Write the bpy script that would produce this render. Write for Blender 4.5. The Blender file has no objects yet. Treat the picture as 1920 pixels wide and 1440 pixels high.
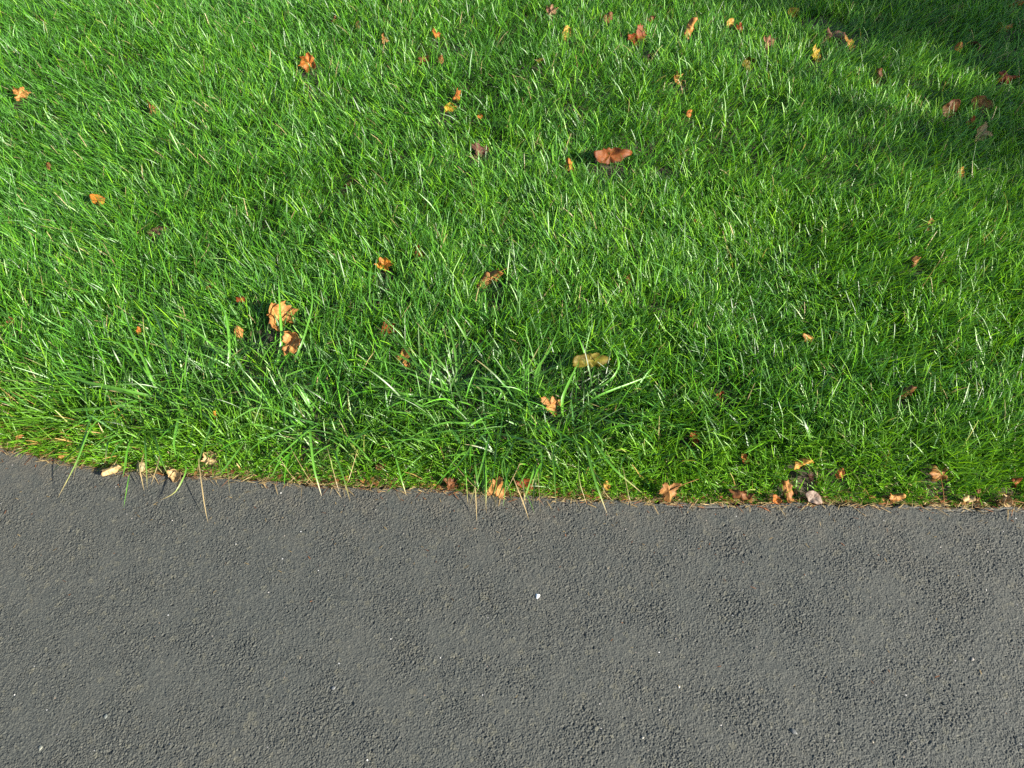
import bpy, math, random
import numpy as np

SC = bpy.context.scene
COL = SC.collection
R = math.radians

# ------------------------------------------------------------------ camera
CAM_H = 1.45
PITCH = R(50.0)
FPX = 1450.0                     # focal length in pixels of a 1920 px wide frame
cam_d = bpy.data.cameras.new('camera')
cam = bpy.data.objects.new('camera', cam_d)
COL.objects.link(cam)
cam.location = (0, 0, CAM_H)
cam.rotation_euler = (math.pi / 2 - PITCH, 0, 0)
cam_d.sensor_width = 36
cam_d.lens = 36 * FPX / 1920
cam_d.clip_start = 0.05
cam_d.clip_end = 2000
SC.camera = cam

# ------------------------------------------------------------------ sky, sun, exposure
SUN_EL = R(24.0)
SUN_XY = np.array([0.88, -0.475]); SUN_XY /= np.linalg.norm(SUN_XY)
sun_dir = np.array([SUN_XY[0] * math.cos(SUN_EL), SUN_XY[1] * math.cos(SUN_EL), math.sin(SUN_EL)])
W = bpy.data.worlds.new('World'); SC.world = W; W.use_nodes = True
nt = W.node_tree
bg = nt.nodes['Background']; bg.inputs['Strength'].default_value = 0.08
sky = nt.nodes.new('ShaderNodeTexSky'); sky.sky_type = 'NISHITA'; sky.sun_disc = False
sky.sun_elevation = SUN_EL
sky.sun_rotation = math.atan2(SUN_XY[0], SUN_XY[1])
nt.links.new(sky.outputs[0], bg.inputs[0])
sl = bpy.data.lights.new('sun', 'SUN'); sl.energy = 5.0; sl.angle = R(0.55); sl.color = (1.0, 0.93, 0.82)
so = bpy.data.objects.new('sun', sl); COL.objects.link(so)
from mathutils import Vector
so.rotation_euler = Vector(sun_dir).to_track_quat('Z', 'Y').to_euler()
so.location = (6, -4, 6)
SC.view_settings.view_transform = 'Standard'
SC.view_settings.look = 'None'
SC.view_settings.gamma = 1
SC.view_settings.exposure = 1.8
SC.cycles.max_bounces = 6
SC.cycles.diffuse_bounces = 3
SC.cycles.glossy_bounces = 2
SC.cycles.transmission_bounces = 4
SC.cycles.use_denoising = False

# ------------------------------------------------------------------ helpers
rng = np.random.default_rng(7)
_tab = np.random.default_rng(99).random((8, 256, 256))


def vnoise(x, y, scale, k=0):
    """smooth value noise 0..1, feature size = scale metres"""
    t = _tab[k % 8]
    X = np.asarray(x, float) / scale + 31.7 * k + 1000; Y = np.asarray(y, float) / scale + 17.3 * k + 1000
    xi = np.floor(X).astype(int); yi = np.floor(Y).astype(int)
    fx = X - xi; fy = Y - yi
    fx = fx * fx * (3 - 2 * fx); fy = fy * fy * (3 - 2 * fy)
    a = t[xi % 256, yi % 256]; b = t[(xi + 1) % 256, yi % 256]
    c = t[xi % 256, (yi + 1) % 256]; d = t[(xi + 1) % 256, (yi + 1) % 256]
    return (a * (1 - fx) + b * fx) * (1 - fy) + (c * (1 - fx) + d * fx) * fy


def sstep(a, b, x):
    t = np.clip((x - a) / (b - a), 0, 1)
    return t * t * (3 - 2 * t)


def px2g(px, py, z=0.0):
    """point of the world at height z that the photograph shows at pixel (px, py) of 1920x1440"""
    u = (px - 960) / FPX; v = (720 - py) / FPX
    dx = u
    dy = math.cos(PITCH) + v * math.sin(PITCH)
    dz = -math.sin(PITCH) + v * math.cos(PITCH)
    t = (z - CAM_H) / dz
    return np.array([dx * t, dy * t, z])


def mpp(py):
    """metres per pixel of the 1920 frame at row py on the ground"""
    v = (py - 720) / FPX
    return CAM_H / (math.sin(PITCH) + v * math.cos(PITCH)) / FPX


EDGE_PX = [(0, 836), (60, 850), (120, 864), (200, 880), (300, 886), (400, 894), (500, 902), (600, 910), (700, 916),
           (800, 921), (900, 928), (1000, 935), (1100, 941), (1200, 944), (1300, 946), (1450, 948),
           (1600, 948), (1750, 951), (1920, 955)]
EDGE_PX = [(a, b - (3 + 7 * min(1, a / 800))) for a, b in EDGE_PX]     # foot of the grass, not the tips that hide it
_e = np.array([px2g(*p)[:2] for p in EDGE_PX])
sL = (_e[1, 1] - _e[0, 1]) / (_e[1, 0] - _e[0, 0]) * 0.75
sR = (_e[-1, 1] - _e[-4, 1]) / (_e[-1, 0] - _e[-4, 0])
_e = np.vstack([[-40, _e[0, 1] + sL * (-1.2) - 0.04 * 0], [_e[0, 0] - 1.2, _e[0, 1] + sL * (-1.2)], _e,
                [_e[-1, 0] + 1.5, _e[-1, 1] + sR * 1.5], [40, _e[-1, 1] + sR * 1.5]])


def edge(x):
    return np.interp(x, _e[:, 0], _e[:, 1])


def soil_h(x, y):
    """height of the soil under the lawn"""
    d = y - edge(x)
    h = -0.010 + 0.016 * sstep(-0.005, 0.10, d)
    h = h + sstep(0.03, 0.3, d) * (0.030 * (vnoise(x, y, 0.55, 1) - 0.5) + 0.018 * (vnoise(x, y, 0.17, 2) - 0.5))
    h = h + 0.004 * (vnoise(x, y, 0.02, 3) - 0.5) * (d > 0)
    return np.where(d < -0.012, -0.03, h)


def mesh_np(name, V, faces_idx, faces_len, mat, col=None, smooth=True, parent=None, label=None, cat=None,
            kind=None, group=None):
    me = bpy.data.meshes.new(name)
    V = np.ascontiguousarray(V, dtype=np.float32)
    me.vertices.add(len(V)); me.vertices.foreach_set('co', V.ravel())
    fi = np.ascontiguousarray(faces_idx, dtype=np.int32); fl = np.ascontiguousarray(faces_len, dtype=np.int32)
    me.loops.add(len(fi)); me.loops.foreach_set('vertex_index', fi)
    me.polygons.add(len(fl))
    st = np.zeros(len(fl), dtype=np.int32); st[1:] = np.cumsum(fl)[:-1]
    me.polygons.foreach_set('loop_start', st)
    try:
        me.polygons.foreach_set('loop_total', fl)
    except Exception:
        pass
    me.update(calc_edges=True)
    if smooth:
        me.polygons.foreach_set('use_smooth', np.ones(len(fl), dtype=bool))
    if col is not None:
        a = me.attributes.new('tint', 'FLOAT_COLOR', 'POINT')
        c = np.ones((len(V), 4), dtype=np.float32); c[:, :3] = col
        a.data.foreach_set('color', c.ravel())
    me.materials.append(mat)
    o = bpy.data.objects.new(name, me); COL.objects.link(o)
    if parent is not None: o.parent = parent
    if label: o['label'] = label
    if cat: o['category'] = cat
    if kind: o['kind'] = kind
    if group: o['group'] = group
    return o


def grid_faces(nx, ny):
    i = np.arange(nx - 1)[:, None] * ny + np.arange(ny - 1)[None, :]
    f = np.stack([i, i + ny, i + ny + 1, i + 1], -1).reshape(-1, 4)
    return f.ravel(), np.full(len(f), 4)


class N:
    """tiny node-tree helper"""
    def __init__(s, name):
        s.m = bpy.data.materials.new(name); s.m.use_nodes = True
        s.t = s.m.node_tree; s.t.nodes.clear()
        s.out = s.add('ShaderNodeOutputMaterial')

    def add(s, typ, **kw):
        n = s.t.nodes.new(typ)
        for k, v in kw.items():
            if k.startswith('i_'):
                key = k[2:]
                key = int(key) if key.isdigit() else key.replace('_', ' ')
                n.inputs[key].default_value = v
            else:
                setattr(n, k, v)
        return n

    def ln(s, a, b): s.t.links.new(a, b)

    def noise(s, vec, scale, detail=3, rough=0.55):
        n = s.add('ShaderNodeTexNoise', i_Scale=scale, i_Detail=detail, i_Roughness=rough); s.ln(vec, n.inputs['Vector']); return n.outputs[0]

    def ramp(s, fac, stops):
        n = s.add('ShaderNodeValToRGB'); s.ln(fac, n.inputs[0])
        e = n.color_ramp.elements
        while len(e) < len(stops): e.new(0.5)
        for el, (p, c) in zip(e, stops):
            el.position = p; el.color = (c if len(c) == 4 else (*c, 1))
        return n.outputs[0]

    def mix(s, fac, a, b, mode='MIX'):
        n = s.add('ShaderNodeMix', data_type='RGBA', blend_type=mode)
        if hasattr(fac, 'links'): s.ln(fac, n.inputs[0])
        else: n.inputs[0].default_value = fac
        for v, i in ((a, 6), (b, 7)):
            if hasattr(v, 'links'): s.ln(v, n.inputs[i])
            else: n.inputs[i].default_value = (*v, 1)
        return n.outputs[2]


# ------------------------------------------------------------------ materials
def mat_blade(name, rough=0.42, trans=0.35, spec=0.5):
    n = N(name)
    at = n.add('ShaderNodeAttribute', attribute_name='tint')
    tc = n.add('ShaderNodeTexCoord')
    no = n.noise(tc.outputs['Object'], 60, 2)
    col = n.mix(0.35, at.outputs['Color'], n.ramp(no, [(0.3, (0.55, 0.6, 0.5)), (0.7, (1.25, 1.2, 1.3))]), 'MULTIPLY')
    p = n.add('ShaderNodeBsdfPrincipled', i_Roughness=rough)
    p.inputs['Specular IOR Level'].default_value = spec
    n.ln(col, p.inputs['Base Color'])
    t = n.add('ShaderNodeBsdfTranslucent')
    n.ln(n.mix(1.0, col, (1.35, 1.25, 0.6), 'MULTIPLY'), t.inputs['Color'])
    ms = n.add('ShaderNodeMixShader', i_0=trans)
    n.ln(p.outputs[0], ms.inputs[1]); n.ln(t.outputs[0], ms.inputs[2]); n.ln(ms.outputs[0], n.out.inputs[0])
    return n.m


def mat_leaf(name):
    n = N(name)
    at = n.add('ShaderNodeAttribute', attribute_name='tint')
    tc = n.add('ShaderNodeTexCoord')
    no = n.noise(tc.outputs['Object'], 55, 4, 0.65)
    no2 = n.noise(tc.outputs['Object'], 240, 3, 0.6)
    col = n.mix(0.8, at.outputs['Color'], n.ramp(no, [(0.32, (0.5, 0.38, 0.3)), (0.5, (1, 1, 1)), (0.75, (1.15, 1.2, 1.2))]), 'MULTIPLY')
    col = n.mix(0.6, col, n.ramp(no2, [(0.35, (0.6, 0.5, 0.45)), (0.6, (1.1, 1.1, 1.1))]), 'MULTIPLY')
    p = n.add('ShaderNodeBsdfPrincipled', i_Roughness=0.55)
    p.inputs['Specular IOR Level'].default_value = 0.18
    n.ln(col, p.inputs['Base Color'])
    bp = n.add('ShaderNodeBump', i_Strength=0.6, i_Distance=0.002); n.ln(no, bp.inputs['Height']); n.ln(bp.outputs[0], p.inputs['Normal'])
    t = n.add('ShaderNodeBsdfTranslucent')
    n.ln(n.mix(1.0, col, (1.2, 0.85, 0.5), 'MULTIPLY'), t.inputs['Color'])
    ms = n.add('ShaderNodeMixShader', i_0=0.22)
    n.ln(p.outputs[0], ms.inputs[1]); n.ln(t.outputs[0], ms.inputs[2]); n.ln(ms.outputs[0], n.out.inputs[0])
    return n.m


def mat_soil():
    n = N('soil')
    tc = n.add('ShaderNodeTexCoord')
    a = n.noise(tc.outputs['Object'], 70, 5, 0.7)
    b = n.noise(tc.outputs['Object'], 9, 3)
    c = n.ramp(a, [(0.3, (0.018, 0.012, 0.008)), (0.55, (0.05, 0.034, 0.022)), (0.75, (0.12, 0.08, 0.05))])
    c = n.mix(n.ramp(b, [(0.4, (0, 0, 0)), (0.65, (0.5, 0.5, 0.5))]), c, (0.035, 0.05, 0.015))
    p = n.add('ShaderNodeBsdfPrincipled', i_Roughness=0.95); n.ln(c, p.inputs['Base Color'])
    bp = n.add('ShaderNodeBump', i_Strength=0.8, i_Distance=0.006); n.ln(a, bp.inputs['Height']); n.ln(bp.outputs[0], p.inputs['Normal'])
    n.ln(p.outputs[0], n.out.inputs[0]); return n.m


def mat_asphalt():
    n = N('asphalt')
    tc = n.add('ShaderNodeTexCoord'); vec = tc.outputs['Object']
    big = n.noise(vec, 2.2, 3)
    mid = n.noise(vec, 28, 4, 0.6)
    fine = n.noise(vec, 330, 3, 0.7)
    base = n.ramp(big, [(0.3, (0.049, 0.053, 0.0465)), (0.7, (0.055, 0.057, 0.0485))])
    base = n.mix(0.4, base, n.ramp(mid, [(0.3, (0.80, 0.84, 0.84)), (0.55, (1.0, 1.0, 1.0)), (0.75, (1.22, 1.18, 1.08))]), 'MULTIPLY')
    base = n.mix(0.8, base, n.ramp(fine, [(0.32, (0.5, 0.5, 0.52)), (0.5, (1, 1, 1)), (0.68, (1.6, 1.58, 1.48))]), 'MULTIPLY')
    # aggregate stones showing through the binder, each with its own tone
    v = n.add('ShaderNodeTexVoronoi', i_Scale=105.0); n.ln(vec, v.inputs['Vector'])
    sep = n.add('ShaderNodeSeparateColor'); n.ln(v.outputs['Color'], sep.inputs[0])
    tone = n.ramp(sep.outputs[0], [(0.0, (0.8, 0.82, 0.84)), (0.6, (1, 1, 1)), (0.93, (1.05, 1.03, 1.0)), (0.97, (1.5, 1.4, 1.2))])
    base = n.mix(0.6, base, tone, 'MULTIPLY')
    # bright mineral flecks
    v2 = n.add('ShaderNodeTexVoronoi', i_Scale=190.0); n.ln(vec, v2.inputs['Vector'])
    s2 = n.add('ShaderNodeSeparateColor'); n.ln(v2.outputs['Color'], s2.inputs[0])
    pick = n.add('ShaderNodeMath', operation='GREATER_THAN', i_1=0.982); n.ln(s2.outputs[1], pick.inputs[0])
    near = n.add('ShaderNodeMath', operation='LESS_THAN', i_1=0.25); n.ln(v2.outputs['Distance'], near.inputs[0])
    mu = n.add('ShaderNodeMath', operation='MULTIPLY'); n.ln(pick.outputs[0], mu.inputs[0]); n.ln(near.outputs[0], mu.inputs[1])
    base = n.mix(mu.outputs[0], base, n.ramp(s2.outputs[2], [(0.0, (0.10, 0.095, 0.08)), (0.7, (0.2, 0.19, 0.16)), (0.85, (0.16, 0.11, 0.075)), (1, (0.45, 0.45, 0.43))]))
    # dust that collects along the edge (vertex tint carries how dusty the spot is)
    at = n.add('ShaderNodeAttribute', attribute_name='tint')
    sp = n.add('ShaderNodeSeparateColor'); n.ln(at.outputs['Color'], sp.inputs[0])
    dm = n.add('ShaderNodeMath', operation='MULTIPLY'); n.ln(sp.outputs[0], dm.inputs[0]); n.ln(n.ramp(mid, [(0.35, (0, 0, 0)), (0.65, (1, 1, 1))]), dm.inputs[1])
    base = n.mix(dm.outputs[0], base, (0.10, 0.085, 0.06))
    p = n.add('ShaderNodeBsdfPrincipled', i_Roughness=0.72); n.ln(base, p.inputs['Base Color'])
    p.inputs['Specular IOR Level'].default_value = 0.35
    b1 = n.add('ShaderNodeBump', i_Strength=0.8, i_Distance=0.0014); n.ln(fine, b1.inputs['Height'])
    b2 = n.add('ShaderNodeBump', i_Strength=0.5, i_Distance=0.0015); n.ln(v.outputs['Distance'], b2.inputs['Height']); n.ln(b1.outputs[0], b2.inputs['Normal'])
    n.ln(b2.outputs[0], p.inputs['Normal'])
    n.ln(p.outputs[0], n.out.inputs[0]); return n.m


M_BLADE = mat_blade('grass_blade', rough=0.42, trans=0.30, spec=0.42)
M_TUFT = mat_blade('broad_grass_blade', rough=0.38, trans=0.28, spec=0.5)
M_LEAF = mat_leaf('dry_leaf')
M_SOIL = mat_soil()
M_ASPH = mat_asphalt()
nb = N('bark'); _tc = nb.add('ShaderNodeTexCoord'); _p = nb.add('ShaderNodeBsdfPrincipled', i_Roughness=0.9)
nb.ln(nb.ramp(nb.noise(_tc.outputs['Object'], 14, 5, 0.7), [(0.3, (0.05, 0.038, 0.028)), (0.7, (0.17, 0.13, 0.1))]), _p.inputs['Base Color']); nb.ln(_p.outputs[0], nb.out.inputs[0])
M_BARK = nb.m
nb = N('mineral'); _tc = nb.add('ShaderNodeTexCoord'); _p = nb.add('ShaderNodeBsdfPrincipled', i_Roughness=0.6)
_at = nb.add('ShaderNodeAttribute', attribute_name='tint')
nb.ln(nb.mix(0.6, _at.outputs['Color'], nb.ramp(nb.noise(_tc.outputs['Object'], 400, 3), [(0.3, (0.6, 0.6, 0.6)), (0.7, (1.15, 1.15, 1.15))]), 'MULTIPLY'), _p.inputs['Base Color']); nb.ln(_p.outputs[0], nb.out.inputs[0])
M_STONE = nb.m

# ------------------------------------------------------------------ ground sheet
def axis(fine_lo, fine_hi, step, far, grow=1.35):
    a = list(np.arange(fine_lo, fine_hi, step)); s = step
    up = []; x = a[-1]
    while x < far: s *= grow; x += s; up.append(x)
    s = step; dn = []; x = a[0]
    while x > -far: s *= grow; x -= s; dn.append(x)
    return np.array(dn[::-1] + a + up)


gx = axis(-2.6, 2.6, 0.012, 400); gd = axis(-0.03, 3.2, 0.012, 400)
X, D = np.meshgrid(gx, gd, indexing='ij')
Y = edge(X) + D
Z = soil_h(X, Y)
f, l = grid_faces(len(gx), len(gd))
mesh_np('ground', np.stack([X, Y, Z], -1).reshape(-1, 3), f, l, M_SOIL, kind='structure')


# ------------------------------------------------------------------ asphalt path
def band(shape, step, lam, seed, width=0.45):
    """random field with wavelengths around lam, unit variance"""
    r = np.random.default_rng(seed).standard_normal(shape)
    F = np.fft.rfft2(r)
    ky = np.fft.fftfreq(shape[0], step)[:, None]; kx = np.fft.rfftfreq(shape[1], step)[None, :]
    k = np.sqrt(ky ** 2 + kx ** 2) + 1e-9
    F *= np.exp(-0.5 * (np.log(k * lam) / width) ** 2)
    o = np.fft.irfft2(F, s=shape); return o / o.std()


ST = 0.0013
ax = np.arange(-1.42, 1.42, ST); ad = np.arange(0.0, 0.86, ST)
sh = (len(ax), len(ad))
Xf, Df = np.meshgrid(ax, ad, indexing='ij')
Yf = edge(Xf) - Df
patch = np.clip(0.78 + 0.25 * band(sh, ST, 0.22, 5, 0.6), 0.12, 1.6)
b10 = band(sh, ST, 0.016, 11); b6 = band(sh, ST, 0.0085, 12); b3 = band(sh, ST, 0.0038, 13, 0.3); b25 = band(sh, ST, 0.045, 14); b7 = band(sh, ST, 0.011, 15) * (0.6 + 0.5 * patch)
H = 0.00024 * b3 * (0.5 + 0.6 * patch) + 0.00004 * b6
# flat-topped stones with pits and torn gaps between them
tf = (0.22 * b10 + 0.65 * b6 + 0.55 * b3) * 1.15; tf = tf - np.sin(2 * np.pi * tf) / (2 * np.pi) * 0.97
H += 0.00030 * tf * (0.35 + 0.65 * patch)
H += 0.00012 * patch * (1 / (1 + np.exp(-(b10 + 0.5 * b6) * 4)) - 0.5)
H += 0.0009 * sstep(1.75, 1.95, b7 + 0.35 * b3)
pit = sstep(2.15, 2.3, 0.3 * b3 + b10 * 0.85 + b6 * 0.35 + 0.9 * (patch - 0.8))
H -= 0.0028 * pit
H += 0.00010 * b25
wob = 0.003 + 0.006 * vnoise(ax, ax * 0, 0.05, 4) + 0.011 * vnoise(ax, ax * 0, 0.014, 5) ** 2
edge_drop = 1 - sstep(0.0, 1.0, (Df - wob[:, None] * 0.4) / (wob[:, None] * 0.8))
H -= 0.014 * edge_drop
# crack running just inside the edge on the right
cr = 0.020 + 0.012 * (vnoise(ax, ax * 0, 0.06, 6) - 0.5) + 0.006 * (vnoise(ax, ax * 0, 0.015, 7) - 0.5)
crm = np.exp(-((Df - cr[:, None]) / 0.0016) ** 2) * sstep(0.25, 0.45, vnoise(ax, ax * 0, 0.16, 2))[:, None] * sstep(0.15, 0.3, ax)[:, None]
H -= 0.0035 * crm
fade = sstep(-1.42, -1.36, Xf) * (1 - sstep(1.36, 1.42, Xf)) * (1 - sstep(0.82, 0.86, Df))
H = H * np.where(Df < 0.04, 1, fade)
# coarse surroundings share the outermost rows / columns
xo = axis(-1.42, 1.42, ST, 400, 1.5); lo = np.searchsorted(xo, -1.42 - 1e-6); hi = len(xo) - lo - len(ax)
do = [ad[-1]]; s = ST
while do[-1] < 2.7: s *= 1.5; do.append(min(2.7, do[-1] + s))
do = np.array(do[1:])
axx = np.concatenate([xo[:lo], ax, xo[lo + len(ax):]]); add = np.concatenate([ad, do])
Xa, Da = np.meshgrid(axx, add, indexing='ij')
Za = np.zeros(Xa.shape)
Za[lo:lo + len(ax), :len(ad)] = H
Za[:lo, :len(ad)] = H[0][None, :] ; Za[lo + len(ax):, :len(ad)] = H[-1][None, :]
Za[:, -1] = -0.02
dust = 0.75 * np.exp(-Da / 0.05) * vnoise(Xa, Da, 0.08, 3) * 1.4 + 0.10 * np.exp(-Da / 0.4) * vnoise(Xa, Da, 0.25, 5)
f, l = grid_faces(*Xa.shape)
f = f.reshape(-1, 4)[:, ::-1].ravel()
tint = np.repeat(np.clip(dust, 0, 1).reshape(-1, 1), 3, 1)
mesh_np('asphalt_path', np.stack([Xa, edge(Xa) - Da, Za], -1).reshape(-1, 3), f, l, M_ASPH, col=tint, kind='structure')

# ------------------------------------------------------------------ grass blades
def blades(base, length, width, az, lean, curl, twist, col, tipcol=None, tipw=0.0, segs=3, droop=None):
    """one ribbon per blade; returns verts, face idx, face len, colours"""
    n = len(base)
    S = np.linspace(0, 1, segs + 1)
    pts = np.zeros((n, segs + 1, 3)); pts[:, 0] = base
    for k in range(segs):
        th = lean + curl * (S[k] + S[k + 1]) / 2
        dl = length / segs
        pts[:, k + 1, 0] = pts[:, k, 0] + np.sin(th) * np.cos(az) * dl
        pts[:, k + 1, 1] = pts[:, k, 1] + np.sin(th) * np.sin(az) * dl
        pts[:, k + 1, 2] = pts[:, k, 2] + np.cos(th) * dl
    wv = np.stack([np.cos(az + twist), np.sin(az + twist), 0 * az], -1)
    prof = np.array([0.75, 1.0, 0.8, 1.0]) if segs == 3 else np.interp(S, [0, .25, .7, 1], [0.7, 1, .75, 0.05])
    if segs == 3: prof = np.array([0.75, 1.0, 0.78, 0.0])
    V = np.zeros((n, 2 * segs + 2, 3))
    for k in range(segs + 1):
        w = width * prof[k]
        if k == segs: w = width * tipw
        off = wv * (w / 2)[:, None]
        V[:, 2 * k] = pts[:, k] - off; V[:, 2 * k + 1] = pts[:, k] + off
    q = np.array([[2 * k, 2 * k + 1, 2 * k + 3, 2 * k + 2] for k in range(segs)])
    F = (np.arange(n)[:, None, None] * (2 * segs + 2) + q[None]).reshape(-1)
    C = np.repeat(col[:, None, :], 2 * segs + 2, 1)
    if tipcol is not None:
        C[:, -2:] = tipcol[:, None, :]
    return V.reshape(-1, 3), F, np.full(n * segs, 4), C.reshape(-1, 3)


def join(parts):
    Vs, Fs, Ls, Cs = [], [], [], []; o = 0
    for V, F, L, C in parts:
        Vs.append(V); Fs.append(F + o); Ls.append(L); Cs.append(C); o += len(V)
    return np.vstack(Vs), np.concatenate(Fs), np.concatenate(Ls), np.vstack(Cs)


DEEP = np.array([0.023, 0.088, 0.008]); MID = np.array([0.066, 0.225, 0.009]); YEL = np.array([0.155, 0.335, 0.009])
BLU = np.array([0.055, 0.165, 0.028]); STRAW = np.array([0.36, 0.275, 0.13]); RUST = np.array([0.22, 0.09, 0.035])


def pick_colours(x, y, n, r, yellow=0.25, straw=0.02):
    c = DEEP[None] + (MID - DEEP)[None] * r.random(n)[:, None]
    a = r.random(n); pn = vnoise(x, y, 0.35, 6)
    m = a < yellow * (0.4 + 1.2 * pn); c[m] = (MID + (YEL - MID) * r.random(n)[:, None])[m]
    m = (a > 0.86); c[m] = (BLU * (0.8 + 0.5 * r.random(n)[:, None]))[m]
    c *= (0.7 + 0.6 * r.random(n))[:, None]
    m = r.random(n) < straw; c[m] = STRAW * (0.55 + 0.6 * r.random(n)[:, None])[m]
    return c


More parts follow.
